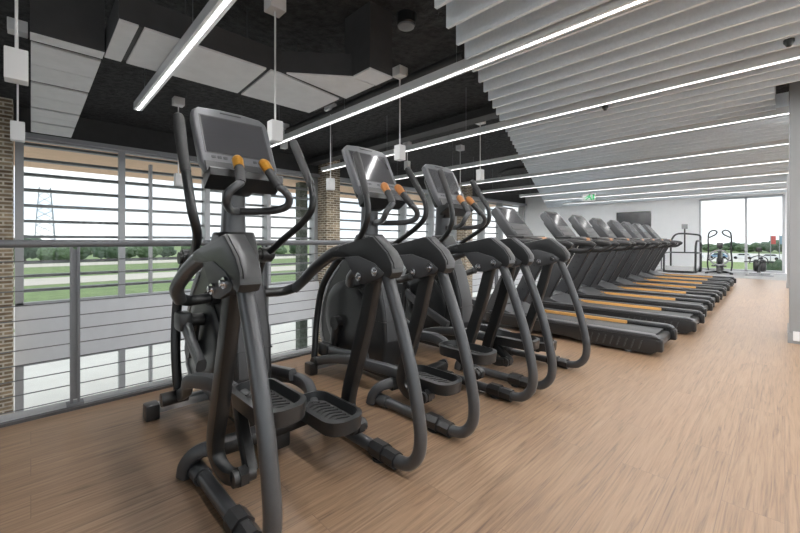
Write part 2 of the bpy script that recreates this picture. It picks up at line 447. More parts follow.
# ------------------------------------------------------------------ ducts
t = Thing('air_duct', 'segmented duct with pale underside running to the window at the upper left', 'duct', (.2, 5.4, 2.5))
ys = [3.97, 4.97, 5.92, 6.62, 7.3]
t.part('riser', MB().box((-.005, 3.78, 2.50), (.42, 3.93, 3.095)), 'duct_dark')
t.part('riser_lip', MB().box((-.004, 3.785, 2.495), (.419, 3.925, 2.50)), 'duct_panel')
t.part('casing', MB().box((.012, 3.93, 2.60), (.408, 7.3, 2.80)), 'duct_dark')
for a, b_ in zip(ys[:-1], ys[1:]):
    p = MB().box((.0, a+.035, 2.50), (.42, (a+b_)/2-.004, 2.52), .004, 1).box((.0, (a+b_)/2+.004, 2.50), (.42, b_-.04, 2.52), .004, 1)
    t.part('underside_panel', p, 'duct_panel')
t.part('side_flange', MB().box((.0, 3.93, 2.52), (.02, 7.26, 2.66)).box((.40, 3.93, 2.52), (.42, 7.26, 2.66)), 'duct_dark')
t = Thing('air_duct', 'dark duct with pale underside running sideways then bending towards us, above the first trainer', 'duct', (1.4, 3.5, 2.5))
t.part('casing', MB().prism([(.43, 3.19), (1.62, 3.19), (2.11, 2.79), (2.11, 2.53), (2.38, 2.53), (2.38, 3.87), (.43, 3.87)], 2.515, 2.72, 'z'), 'duct_dark')
t.part('riser', MB().box((2.115, 2.53, 2.72), (2.375, 2.9, 3.095)), 'duct_dark')
for poly in ([(.43, 3.17), (.54, 3.17), (.54, 3.89), (.43, 3.89)], [(.575, 3.17), (1.47, 3.17), (1.50, 3.89), (.575, 3.89)],
             [(1.51, 3.17), (1.60, 3.17), (2.33, 3.30), (2.33, 3.90), (1.54, 3.90)], [(1.64, 3.13), (2.11, 2.78), (2.375, 2.78), (2.375, 3.24)], [(2.11, 2.53), (2.38, 2.53), (2.38, 2.765), (2.11, 2.765)]):
    t.part('underside_panel', MB().prism(poly, 2.50, 2.515, 'z'), 'duct_panel')
for (x, y) in ((.9, 3.4), (1.4, 3.4), (2.0, 3.6)):
    t.part('hanger', MB().rod((x, y, 2.7), (x, y, 3.095), .008, 6), 'duct_dark')
# conduits on the dark ceiling
def pipe(pts, r, label):
    single('ceiling_pipe', MB().tube(pts, r, 10, 6), 'duct_dark', label, 'pipe', pts[0], 'dark pipes under the ceiling')
pipe([(3.3, 2.4, 2.98), (3.3, 5, 2.98), (3.3, 8.3, 2.98)], .05, 'dark pipe under the black ceiling above the second trainer')
pipe([(8.6, 4.45, 2.8), (8.6, 4.9, 2.8), (8.7, 5.2, 2.72), (9.2, 5.3, 2.7), (9.8, 5.0, 2.75), (9.9, 4.7, 2.9), (9.9, 4.6, 3.1)], .035, 'curved grey pipe loop under the black ceiling beside the slatted ceiling')
single('cable_tray', MB().box((4.9, 2.9, 2.9), (5.15, 8.3, 2.96)).box((4.9, 2.9, 2.96), (4.92, 8.3, 3.02)).box((5.13, 2.9, 2.96), (5.15, 8.3, 3.02)), 'duct_dark', 'dark flat cable tray on the black ceiling above the third trainer', 'cable tray', (5, 4, 2.9))
# round downlight
t = Thing('ceiling_speaker', 'round dark ceiling fixture with pale lens at the top centre', 'ceiling fixture', (2.49, 2.46, 3.1))
t.part('can', MB(Matrix.Translation((2.49, 2.46, 3.1))).lathe([(.086, 0), (.088, -.09), (.078, -.10), (.078, -.08)]), 'plastic_dark')
t.part('lens', MB(Matrix.Translation((2.49, 2.46, 3.015))).lathe([(.077, 0), (.075, -.03), (.04, -.045), (.001, -.05)]), 'plastic_grey')
# pendants: canopy block, cord, hanging white box
pend = [((-.06, 3.14), 2.02, 'white pendant box on a cord at the upper left edge of the picture'),
        ((1.517, 3.10), 1.95, 'white pendant box hanging just right of the first console'),
        ((3.2, 3.27), 2.07, 'white pendant box hanging just right of the second console'),
        ((5.45, 3.62), 2.12, 'white pendant box hanging just right of the third console'),
        ((-.09, 5.15), 2.05, 'small white pendant box in front of the top of the left brick column'),
        ((3.28, 4.87), 1.87, 'small white pendant box in front of the middle brick column'),
        ((1.55, 6.24), 1.9, 'white pendant box behind the left grip of the first trainer'),
        ((3.25, 6.3), 2.75, 'small white pendant box high beside the box right of the first console'),
        ((5.7, 5.6), 2.6, 'small white pendant box in front of the bright light right of the second console'),
        ((6.75, 5.0), 1.95, 'small white pendant box hidden behind the third console')]
for (x, y), z, lab in pend:
    t = Thing('pendant_box', lab, 'pendant', (x, y, 3.1), 'white boxes hanging on cords')
    if (x, y) != (-.06, 3.14): t.part('canopy', MB().box((x-.07, y-.07, 2.99), (x+.07, y+.07, 3.1), .006), 'white_paint')
    t.part('cord', MB().rod((x, y, z+.09), (x, y, 3.098), .008, 8), 'white_paint')
    t.part('box', MB().box((x-.05, y-.05, z-.09), (x+.05, y+.05, z+.09), .006), 'white_paint')

# small devices on the slats, exit sign
for (x, y), lab in (((4.4, 1.35), 'small dark sensor under the slats right of centre'), ((3.9, -.02), 'small dark sensor under the slats at the upper right')):
    single('ceiling_sensor', MB(Matrix.Translation((x, y, 2.45))).lathe([(.03, 0), (.03, -.02), (.014, -.05), (.001, -.055)], 12), 'plastic_dark', lab, 'sensor', (x, y, 2.45))
t = Thing('exit_sign', 'small green running-man exit sign hanging under the slats', 'sign', (11.7, 4.05, 2.45))
t.part('panel', MB().box((11.69, 3.85, 2.18), (11.71, 4.20, 2.38), .004), 'white_paint')
s_ = MB()
X = 11.686
def q(poly): s_.prism(poly, X, X+.004, 'x')
q([(3.98, 2.345), (4.02, 2.345), (4.02, 2.375), (3.98, 2.375)]); q([(3.96, 2.28), (4.03, 2.27), (4.06, 2.33), (4.0, 2.34)]); q([(3.97, 2.28), (4.01, 2.28), (3.96, 2.19), (3.92, 2.20)]); q([(4.0, 2.28), (4.04, 2.28), (4.12, 2.22), (4.10, 2.20)]); q([(3.87, 2.2), (3.92, 2.2), (3.92, 2.36), (3.87, 2.36)]); q([(4.05, 2.33), (4.13, 2.28), (4.12, 2.265), (4.04, 2.31)])
t.part('pictogram', s_, 'exit_green')
t.part('hanger', MB().rod((11.7, 4.03, 2.38), (11.7, 4.03, 2.7), .006, 6), 'white_paint')
# television on the far wall
t = Thing('television', 'black television mounted on the white end wall above the treadmills', 'television', (XW-.06, 4.0, 1.75))
t.part('case', MB().box((XW-.06, 3.44, 1.42), (XW-.01, 4.58, 2.10), .01), 'tv_black')
t.part('screen', MB().box((XW-.064, 3.47, 1.45), (XW-.058, 4.55, 2.07)), 'screen_glass')
# ------------------------------------------------------------------ elliptical trainers
def rr_outline(w, h, r, n=6, cx=0, cy=0):
    pts = []
    for (sx, sy, a0) in ((1, 1, 0), (-1, 1, 90), (-1, -1, 180), (1, -1, 270)):
        for k in range(n+1):
            a = math.radians(a0+90*k/n)
            pts.append((cx+sx*(w/2-r)+r*math.cos(a), cy+sy*(h/2-r)+r*math.sin(a)))
    return pts
def pedal_mesh(cx, y0, y1, z, w, tilt):
    """tray with raised rim; y0 rear (rounded), y1 front"""
    L = y1-y0; cy = (y0+y1)/2
    M = Matrix.Translation((cx, cy, z)) @ Matrix.Rotation(tilt, 4, 'X')
    out = rr_outline(w, L, w*.42); inn = rr_outline(w-.03, L-.03, w*.36)
    n = len(out); v = []; f = []
    for (poly, zz) in ((out, -.034), (rr_outline(w+.01, L+.01, w*.43), .026), (inn, .032), (rr_outline(w-.045, L-.045, w*.34), -.010)):
        v += [(x, y, zz) for x, y in poly]
    for r_ in range(3):
        for j in range(n): f.append((r_*n+j, r_*n+(j+1) % n, (r_+1)*n+(j+1) % n, (r_+1)*n+j))
    f.append(tuple(range(n))[::-1])
    rim = MB(); rim.add(v, f, M)
    pad = MB()
    pad.prism(rr_outline(w-.045, L-.045, w*.34), -.02, -.008, 'z', M=M)
    for k in range(9):
        y = -L/2+.06+k*(L-.12)/8
        hw = (w/2-.035)*(1 if abs(y) < L*.3 else .7)
        pad.tube([(-hw, y-.012, -.006), (0, y+.012, -.004), (hw, y-.012, -.006)], .005, 6, 3, M=M)
    return rim, pad

def elliptical(xc, label, P):
    YO = 1.8
    t = Thing('elliptical_trainer', label, 'elliptical trainer', (xc, YO, 0), 'elliptical trainers in a row')
    K = P.get('k', 1)
    X = lambda lx: xc+lx*K
    def pts(s, l): return [(X(s*a), b_, c_) for a, b_, c_ in l]
    # ---- base
    st = MB().box((X(-.31), 2.46, .03), (X(.31), 2.53, .080), .012)
    t.part('front_stabilizer', st, 'silver')
    for s in (-1, 1):
        t.part('foot', MB().box((X(s*.340-.035), 2.45, 0), (X(s*.340+.035), 2.54, .088), .014), 'plastic_black')
    t.part('spine', MB().box((X(-.055), 1.64, .03), (X(.055), 2.465, .115), .012), 'frame_black')
    cb = MB().tube([(X(-.27), 1.70, .118), (X(-.14), 1.675, .125), (X(.14), 1.675, .125), (X(.27), 1.70, .118)], .042, 12, 5, .75, (0, 0, 1), .45)
    t.part('rear_crossbeam', cb, 'frame_black')
    for s in (-1, 1):
        t.part('corner_cover', MB().tube(pts(s, [(.352, 1.775, .012), (.346, 1.765, .060), (.318, 1.735, .108), (.25, 1.695, .126)]), [.040, .040, .040, .044], 12, 6, .75, (0, 0, 1), .45).tube(pts(s, [(.322, 1.66, .036), (.325, 1.76, .036)]), .036, 12, 1), 'plastic_mid')
        # hoop
        h = pts(s, [(.32, 1.275, .90), (.32, 1.235, .81), (.32, 1.165, .64), (.32, 1.10, .45), (.32, 1.063, .30), (.32, 1.048, .19), (.32, 1.062, .112), (.32, 1.115, .055), (.32, 1.20, .038), (.32, 1.40, .038), (.32, 1.74, .036)])
        hp = t.part('rear_frame', MB().tube(h, .027, 16, 6, 1, (1, 0, 0), .12), 'frame_gunmetal')
        cl = MB().tube(pts(s, [(.32, 1.185, .038), (.32, 1.245, .040)]), .038, 8, 1).tube(pts(s, [(.32, 1.26, .042), (.32, 1.335, .042)]), .042, 8, 1).tube(pts(s, [(.32, 1.20, .038), (.32, 1.35, .038)]), .036, 8, 1)
        c_ = t.part('frame_clamp', cl, 'plastic_black', hp)
        t.part('levelling_foot', MB(Matrix.Translation((X(s*.32), 1.30, 0))).lathe([(.035, 0), (.035, .012), (.012, .016), (.012, .05)], 14), 'rubber', hp)
        # pivot cover
        prof = [(1.665, .955), (1.60, .972), (1.345, 1.022), (1.318, 1.020), (1.225, .950), (1.190, .902), (1.185, .862), (1.205, .836), (1.240, .842), (1.30, .875), (1.40, .905), (1.50, .918), (1.65, .915), (1.67, .933)]
        pc = t.part('pivot_cover', MB().prism(prof, X(s*.325)-.037, X(s*.325)+.037, 'x', .012), 'plastic_dark')
        cap = [(1.350, 1.0235), (1.316, 1.0235), (1.222, .953), (1.186, .904), (1.181, .880), (1.20, .880), (1.245, .942), (1.335, 1.005)]
        t.part('cover_cap', MB().prism(cap, X(s*.325)-.026, X(s*.325)+.034, 'x', .006), 'plastic_dark', pc)
        pl = [(1.53, .92), (1.47, .85), (1.44, .815), (1.41, .797), (1.36, .800), (1.25, .838), (1.235, .86), (1.30, .90), (1.42, .93)]
        pp = t.part('pivot_plate', MB().prism(pl, X(s*.325)-.041, X(s*.325)+.041, 'x', .008), 'plastic_mid', pc)
        for (by, bz) in ((1.405, .832), (1.29, .862)):
            b_ = MB().rod((X(s*.325)-.045, by, bz), (X(s*.325)+.045, by, bz), .008)
            for e in (-1, 1):
                Mx = Matrix.Translation((X(s*.325)+e*.041, by, bz)) @ Matrix.Rotation(e*PI/2, 4, 'Y')
                b_.lathe([(.020, 0), (.020, .010), (.011, .011), (.011, .020), (.001, .022)], 12, Mx)
            t.part('bolt', b_, 'chrome')
        # frame arm from the cover forward and in to the mast
        t.part('frame_arm', MB().tube(pts(s, [(.32, 1.58, .955), (.325, 1.70, .925), (.335, 1.88, .845), (.335, 2.00, .770), (.305, 2.06, .712)]), [.034, .034, .032, .031, .029], 14, 6), 'frame_gunmetal')
        t.part('arm_joint', MB().tube(pts(s, [(.315, 2.05, .724), (.26, 2.10, .70), (.16, 2.13, .698), (.07, 2.15, .70)]), [.029, .027, .027, .027], 12, 5).tube(pts(s, [(.155, 2.133, .698), (.095, 2.148, .70)]), .042, 14, 1), 'frame_black')
        # swinging pendulum, hooked at its foot
        ln = t.part('pendulum', MB().tube(pts(s, [(.322, 1.335, .85), (.322, 1.40, .62), (.320, 1.475, .40), (.318, 1.53, .24), (.315, 1.535, .185), (.308, 1.505, .145), (.300, 1.45, .130), (.29, 1.41, .135)]), [.036, .038, .038, .037, .036, .034, .030, .027], 12, 6, .72, (1, 0, 0), .6), 'frame_black')
        hy, hz = 1.40, .135
        t.part('pendulum_joint', MB().tube(pts(s, [(.305, hy, hz), (.225, hy, hz)]), .030, 12, 1).tube(pts(s, [(.285, hy, hz), (.255, hy, hz)]), .038, 6, 1), 'plastic_black', ln)
        D = P[s]
        pz = D['pz']; fz = D['fz']; fy = D['fy']
        py0, py1 = D['py']
        t.part('hanger_link', MB().tube(pts(s, [(.235, hy, hz), (.225, hy+.10, (hz+pz)/2), (.215, hy+.17, pz-.04)]), .030, 10, 4, .8, (1, 0, 0), .3), 'frame_black')
        # pedal arm and pedal
        m = (fy+1.75)/2
        pa = t.part('pedal_arm', MB().tube(pts(s, [(D.get('fx', .30), fy+.02, fz-.01), (D.get('fx', .30)-.005, fy-.10, fz+.02+.15*(pz-fz)), (.275, m, fz+.6*(pz-fz)+.03), (.255, py1+.16, pz+.005), (.225, py1+.06, pz-.002), (.19, py1-.02, pz-.022), (.17, py1-.08, pz-.030)]), [.024, .025, .026, .028, .028, .024, .016], 12, 6, 1.25, (0, 0, 1), .45), 'plastic_mid')
        t.part('arm_knuckle', MB().tube(pts(s, [(.21, fy, fz), (.335, fy, fz)]), .036, 14, 1), 'plastic_black', pa)
        rim, pad = pedal_mesh(X(s*.155), py0, py1, pz, .185, D['tilt'])
        pd = t.part('pedal', rim, 'plastic_dark'); t.part('tread', pad, 'rubber', pd)
        # crank and connecting rod
        ca = D['crank']; cy, cz = 2.42, .37
        ey, ez = cy+.21*math.cos(ca), cz+.21*math.sin(ca)
        t.part('crank', MB().tube([(X(s*.155), cy, cz), (X(s*.155), (cy+ey)/2, (cz+ez)/2), (X(s*.155), ey, ez)], [.055, .040, .034], 14, 4, .45, (1, 0, 0), .2).tube(pts(s, [(.10, cy, cz), (.18, cy, cz)]), .05, 16, 1).tube(pts(s, [(.12, ey, ez), (.25, ey, ez)]), .036, 12, 1), 'plastic_black')
        t.part('connecting_rod', MB().tube(pts(s, [(.215, ey, ez), (.225, (ey+2.0)/2, (ez+pz)/2+.01), (.24, 1.96, pz+.03)]), [.038, .030, .034], 10, 5, .7, (1, 0, 0), .35), 'frame_gunmetal')
        t.part('crank_cover', MB().box((X(s*.225-.035), ey-.065, ez-.045), (X(s*.225+.035), ey+.055, ez+.055), .018), 'plastic_dark')
        # moving handle
        hd = t.part('moving_handle', MB().tube(pts(s, D['handle']), [.020]*8, 12, 7), 'frame_black')
        g = D['handle'][:3]
        gp = catmull(D['handle'], 8)[:15]
        t.part('grip', MB().tube(pts(s, [tuple(p) for p in gp]), [.024, .026, .024, .023, .022], 12, 1).tube(pts(s, [tuple(gp[0]), tuple(gp[0]+(gp[0]-gp[1]).normalized()*.012)]), [.024, .018], 12, 1), 'rubber', hd)
        pv = D['handle'][-1]
        t.part('handle_pivot', MB().tube(pts(s, [(.03, pv[1], pv[2]), (pv[0]+.05, pv[1], pv[2])]), .032, 14, 1).tube(pts(s, [(pv[0]-.03, pv[1], pv[2]), (pv[0]+.035, pv[1], pv[2])]), .047, 14, 1), 'plastic_black')
        ly_ = D['lev']
        t.part('lower_lever', MB().tube(pts(s, [(pv[0], pv[1], pv[2]), (pv[0]+.008, pv[1]+.09, pv[2]-.08), (pv[0]+.015, (pv[1]+ly_)/2+.11, pv[2]-.26), (pv[0]+.03, ly_+.03, pv[2]-.52), (D.get('fx', .30)-.01, ly_, fz)]), [.028, .026, .025, .024, .024], 12, 6), 'frame_black')
    # ---- tower body
    DB = .0
    def sh_(p): return [(a+DB, b_) for a, b_ in p]
    prof = [(2.62, .10), (2.715, .20), (2.735, .34), (2.70, .52), (2.60, .70), (2.47, .82), (2.36, .90), (2.285, 1.00), (2.25, 1.05), (2.14, 1.05), (2.10, .98), (2.06, .86), (1.99, .70), (1.935, .5), (1.92, .3), (1.96, .10)]
    t.part('body', MB().prism(sh_(prof), X(-.10), X(.10), 'x', .022, 3), 'plastic_dark')
    ft = [(2.63, .10), (2.727, .198), (2.748, .34), (2.712, .525), (2.61, .708), (2.48, .832), (2.45, .80), (2.575, .675), (2.67, .51), (2.705, .34), (2.69, .215), (2.60, .12)]
    t.part('front_trim', MB().prism(sh_(ft), X(-.107), X(.107), 'x', .006), 'plastic_grey')
    for s in (-1, 1):
        Mx = Matrix.Translation((X(s*.098), 2.36, .42)) @ Matrix.Rotation(s*PI/2, 4, 'Y')
        t.part('side_disc', MB().lathe([(.275, 0), (.275, .010), (.262, .020), (.20, .024), (.10, .026), (.001, .026)], 40, Mx), 'plastic_dark')
    t.part('rear_panel', MB().prism(sh_([(1.915, .30), (1.93, .5), (1.985, .70), (2.02, .79), (2.03, .79), (1.997, .69), (1.945, .5), (1.93, .3)]), X(-.08), X(.08), 'x', .004), 'plastic_mid')
    t.part('body_seam', MB().box((X(-.1015), 1.925, .43), (X(.1015), 2.12, .437)), 'plastic_black')
    # ---- mast and console
    t.part('mast', MB().tube([(X(0), 2.205, .98), (X(0), 2.20, 1.15), (X(0), 2.19, 1.36)], [.066, .060, .058], 18, 4, 1.0, (1, 0, 0), .25), 'frame_gunmetal')
    dz = P.get('dz', 0)
    hb = MB(Matrix.Translation((0, 0, dz)))
    for s in (-1, 1):
        hb.tube(pts(s, [(0, 2.13, 1.165), (.07, 2.04, 1.163), (.125, 1.93, 1.167), (.158, 1.865, 1.19), (.155, 1.842, 1.23), (.125, 1.838, 1.262), (.098, 1.845, 1.284), (.088, 1.87, 1.31)]), .020, 12, 6)
    hbo = t.part('fixed_handlebar', hb, 'frame_gunmetal')
    for s in (-1, 1):
        t.part('hand_grip', MB(Matrix.Translation((0, 0, dz))).tube(pts(s, [(.100, 1.843, 1.28), (.085, 1.88, 1.327), (.074, 1.94, 1.395)]), [.024, .024, .023], 12, 4), 'rubber', hbo)
        t.part('pulse_sensor', MB(Matrix.Translation((0, 0, dz))).tube(pts(s, [(.079, 1.915, 1.368), (.071, 1.955, 1.412), (.064, 1.972, 1.427)]), [.025, .028, .019], 12, 4), P.get('sensor', 'sensor_orange'), hbo)
    up = Vector((0, .205, .40)).normalized(); nrm = Vector((0, -.40, .205)).normalized()
    R = Matrix((( 1, up.x, nrm.x, 0), (0, up.y, nrm.y, 0), (0, up.z, nrm.z, 0), (0, 0, 0, 1)))
    Mc = Matrix.Translation((X(0), 2.055, 1.362+dz)) @ R          # local: x right, y up the face, z towards the user
    sh = MB(Mc)
    sh.prism([(-.185, 0), (.185, 0), (.207, .06), (.212, .35), (.205, .395), (.17, .425), (.06, .436), (-.06, .436), (-.17, .425), (-.205, .395), (-.212, .35), (-.207, .06)], -.05, .0, 'z', .014, 3)
    co = t.part('console', sh, 'bezel_grey')
    t.part('console_back', MB(Mc).box((-.16, .02, -.115), (.16, .33, -.045), .03, 3).box((-.075, -.06, -.14), (.075, .14, -.06), .02), 'plastic_dark', co)
    t.part('screen', MB(Mc).box((-.170, .120, -.004), (.170, .365, .003), .002, 1), 'screen_glass', co)
    t.part('screen_border', MB(Mc).box((-.180, .112, -.006), (.180, .374, .001), .002, 1), 'plastic_black', co)
    kb = MB(Mc)
    for kx in (-.14, -.11, -.08, .0, .08, .11, .14): kb.box((kx-.011, .082, 0), (kx+.011, .098, .003), .002, 1)
    t.part('button', kb, 'plastic_mid', co)
    t.part('speaker_slot', MB(Mc).box((-.06, .403, -.002), (.06, .413, .002), .002, 1), 'plastic_black', co)
    tr_ = MB(Mc).box((-.19, -.01, -.005), (.19, .062, .004), .003, 1)
    t.part('tray_recess', tr_, 'plastic_black', co)
    t.part('tray', MB(Mc).prism([(-.075, -.06), (-.062, .050), (-.03, .064), (-.018, .058), (-.022, .03), (-.005, .0), (.0, -.05)], -.195, .195, 'x', .006), 'plastic_dark', co)
    return t

HL = [(.315, 2.05, 1.60), (.325, 1.95, 1.43), (.325, 1.87, 1.27), (.315, 1.84, 1.14), (.285, 1.87, 1.04), (.250, 2.03, .955), (.225, 2.15, .925), (.215, 2.25, .91)]
HM = [(.305, 1.99, 1.575), (.31, 1.92, 1.42), (.31, 1.868, 1.26), (.31, 1.862, 1.16), (.305, 1.91, 1.07), (.265, 2.05, .98), (.23, 2.17, .94), (.215, 2.25, .91)]
HR1 = [(.315, 2.09, 1.60), (.325, 1.99, 1.44), (.328, 1.895, 1.28), (.325, 1.90, 1.18), (.305, 1.98, 1.10), (.265, 2.12, 1.01), (.235, 2.21, .945), (.215, 2.26, .915)]
HR = [(.285, 2.06, 1.56), (.305, 1.99, 1.44), (.310, 1.895, 1.28), (.310, 1.90, 1.18), (.295, 1.98, 1.10), (.262, 2.12, 1.01), (.235, 2.21, .945), (.215, 2.26, .915)]
def side(handle, lev, pz, fz, fy, crank, py=(1.225, 1.60), tilt=0, fx=.30):
    return dict(handle=handle, lev=lev, pz=pz, fz=fz, fy=fy, crank=crank, py=py, tilt=tilt, fx=fx)
elliptical(.825, 'black elliptical trainer nearest to us, at the left with its whole frame in view',
           {-1: side(HL, 2.36, .37, .16, 2.30, math.radians(118), (1.25, 1.62), fx=.25), 1: side(HR1, 2.42, .21, .10, 2.34, math.radians(-62), (1.30, 1.68))})
elliptical(1.83, 'black elliptical trainer in the middle of the three, in front of the brick column',
           {-1: side(HM, 2.53, .19, .09, 2.48, math.radians(-75), (1.27, 1.65)), 1: side(HR, 2.40, .30, .16, 2.32, math.radians(105)), 'sensor': 'sensor_copper', 'k': .95, 'dz': -.03})
elliptical(2.70, 'black elliptical trainer furthest from us, next to the first treadmill',
           {-1: side(HM, 2.45, .27, .12, 2.40, math.radians(60)), 1: side(HR, 2.45, .20, .14, 2.40, math.radians(-120)), 'sensor': 'sensor_copper', 'k': .94, 'dz': -.045})
# ------------------------------------------------------------------ treadmills
def treadmill():
    W = .66; y0, y1 = .72, 2.95
    t = Thing('treadmill', 'x', 'treadmill', (0, y0, 0), 'treadmills in a row')
    hw = W/2; 
    t.part('deck', MB().box((hw*-1+.075, y0+.09, .07), (hw-.075, 2.5, .135), .01), 'plastic_black')
    t.part('belt', MB().tube([(0, y0+.07, .115), (0, y0+.07, .1151)], .01, 4, 1).box((-hw+.095, y0+.085, .136), (hw-.095, 2.35, .150), .006), 'belt')
    t.part('roller_cover', MB().box((-hw+.07, y0+.03, .05), (hw-.07, y0+.12, .13), .03, 3), 'plastic_black')
    for s in (-1, 1):
        # side rail: grey cap on a deep black skirt with a slotted tail
        xo, xi = s*hw, s*(hw-.085)
        lo, hi = min(xo, xi), max(xo, xi)
        rail = t.part('side_rail', MB().prism([(y0+.03, .158), (y0+.01, .158), (y0+.03, .178), (y0+.07, .187), (2.4, .187), (2.4, .158)], lo, hi, 'x', .008), 'plastic_mid')
        sk = t.part('skirt', MB().prism([(y0+.02, .05), (y0+.07, .018), (1.35, .022), (1.5, .045), (2.45, .05), (2.45, .157), (y0+.03, .157)], min(s*(hw-.004), s*(hw-.05)), max(s*(hw-.004), s*(hw-.05)), 'x', .008), 'plastic_black', rail)
        sl = MB()
        for k in range(9):
            y = y0+.16+.058*k
            sl.prism([(y, .045), (y+.012, .045), (y-.014, .128), (y-.026, .128)], s*(hw-.006), s*(hw-.001), 'x')
        t.part('vent_fin', sl, 'plastic_mid', rail)
        t.part('end_cap', MB().box((lo+.004, y0-.012, .045), (hi-.004, y0+.05, .15), .018, 3), 'plastic_black', rail)
        t.part('accent_strip', MB().box((min(s*(hw-.086), s*(hw-.110)), 1.12, .148), (max(s*(hw-.086), s*(hw-.110)), 2.30, .181), .003, 1), 'strip_tan', rail, 'tan accent strip along the inner edge')
        # slanted upright
        ml, mh = min(s*.30, s*.255), max(s*.30, s*.255)
        up = t.part('upright', MB().prism([(2.50, .16), (2.33, .16), (1.90, 1.0), (2.07, 1.0)], ml, mh, 'x', .012), 'plastic_mid')
        holes = MB()
        for k in range(7):
            f = .25+.09*k; yy = 2.36-.43*f+.02; zz = .18+.84*f
            holes.box((min(s*.2545, s*.2525), yy, zz), (max(s*.2545, s*.2525), yy+.025, zz+.02))
        t.part('upright_slot', holes, 'plastic_black', up)
        t.part('upright_edge', MB().prism([(2.335, .16), (2.315, .16), (1.885, 1.0), (1.905, 1.0)], ml+.003, mh-.003, 'x'), 'plastic_black', up)
        # hand rail
        hr = t.part('hand_rail', MB().tube([(s*.30, 2.18, .99), (s*.305, 2.0, .985), (s*.31, 1.84, .975), (s*.31, 1.74, .96), (s*.31, 1.70, .935)], [.042, .042, .038, .034, .030], 12, 5, .8, (1, 0, 0), .4), 'plastic_black')
        t.part('rail_bracket', MB().tube([(s*.295, 2.02, .885), (s*.30, 1.88, .872), (s*.305, 1.80, .885), (s*.308, 1.72, .945)], [.034, .032, .028, .024], 10, 5, .8, (1, 0, 0), .4), 'plastic_black', hr)
        t.part('wheel', MB(Matrix.Translation((s*.24-.015, 2.78, .035)) @ Matrix.Rotation(PI/2, 4, 'Y')).lathe([(.035, 0), (.035, .03)], 16), 'rubber')
        t.part('levelling_foot', MB(Matrix.Translation((s*.27, .98, 0))).lathe([(.028, 0), (.028, .014), (.010, .018), (.010, .06)], 12), 'steel')
    # motor hood sloping down to the belt
    t.part('motor_hood', MB().prism([(1.98, .15), (2.10, .175), (2.36, .27), (2.74, .29), (2.82, .26), (2.85, .12), (2.83, .06), (2.40, .05), (2.3, .14)], -.30, .30, 'x', .02, 3), 'plastic_mid')
    t.part('hood_trim', MB().tube([(-.29, 2.08, .178), (0, 2.02, .166), (.29, 2.08, .178)], .008, 8, 4).tube([(-.285, 2.30, .252), (.285, 2.30, .252)], .006, 8, 1), 'plastic_black')
    # console bar, console
    t.part('console_bar', MB().box((-.31, 2.02, .94), (.31, 2.20, 1.03), .03, 3), 'plastic_black')
    t.part('pulse_bar', MB().tube([(-.20, 2.02, 1.0), (-.20, 1.93, 1.02), (0, 1.90, 1.02), (.20, 1.93, 1.02), (.20, 2.02, 1.0)], .020, 10, 5), 'plastic_black')
    t.part('pulse_sensor', MB().tube([(-.12, 1.912, 1.02), (0, 1.90, 1.02), (.12, 1.912, 1.02)], .0235, 10, 4), 'sensor_copper', None)
    t.part('cup_tray', MB().box((-.27, 2.00, 1.03), (.27, 2.20, 1.06), .010), 'plastic_black')
    up = Vector((0, .30, .39)).normalized(); nrm = Vector((0, -.39, .30)).normalized()
    R = Matrix(((1, up.x, nrm.x, 0), (0, up.y, nrm.y, 0), (0, up.z, nrm.z, 0), (0, 0, 0, 1)))
    Mc = Matrix.Translation((0, 2.12, 1.075)) @ R
    co = t.part('console', MB(Mc).prism([(-.21, -.02), (.21, -.02), (.235, .06), (.235, .38), (.22, .42), (.18, .44), (-.18, .44), (-.22, .42), (-.235, .38), (-.235, .06)], -.10, 0, 'z', .018, 3), 'plastic_mid')
    t.part('screen', MB(Mc).box((-.19, .17, -.003), (.19, .40, .003), .002, 1), 'screen_glass', co)
    t.part('tray_recess', MB(Mc).box((-.20, .0, -.003), (.20, .05, .005), .003, 1).box((-.20, .075, -.003), (.20, .125, .005), .003, 1), 'plastic_black', co)
    t.part('console_back', MB(Mc).box((-.2, .0, -.13), (.2, .32, -.09), .03, 3), 'plastic_dark', co)
    return t.e
TX = [3.83, 4.95, 6.03, 7.0, 7.97, 8.93, 9.86, 10.76]
TY = [.02, -.06, -.02, 0, 0, .03, .05, .06]
TL = ['treadmill nearest to us, its slotted tail beside the last elliptical trainer',
      'second treadmill from us, just behind the nearest one', 'third treadmill from us in the row', 'fourth treadmill from us in the row',
      'fifth treadmill from us, fourth from the far end', 'sixth treadmill from us, third from the far end', 'second-last treadmill before the white end wall', 'last treadmill of the row, closest to the white end wall']
proto = treadmill()
for i, x in enumerate(TX):
    o = proto if i == 0 else copy_tree(proto)
    o.location = ((x+.33)*S, (.72+TY[i])*S, 0)
    o['label'] = 'black ' + TL[i]

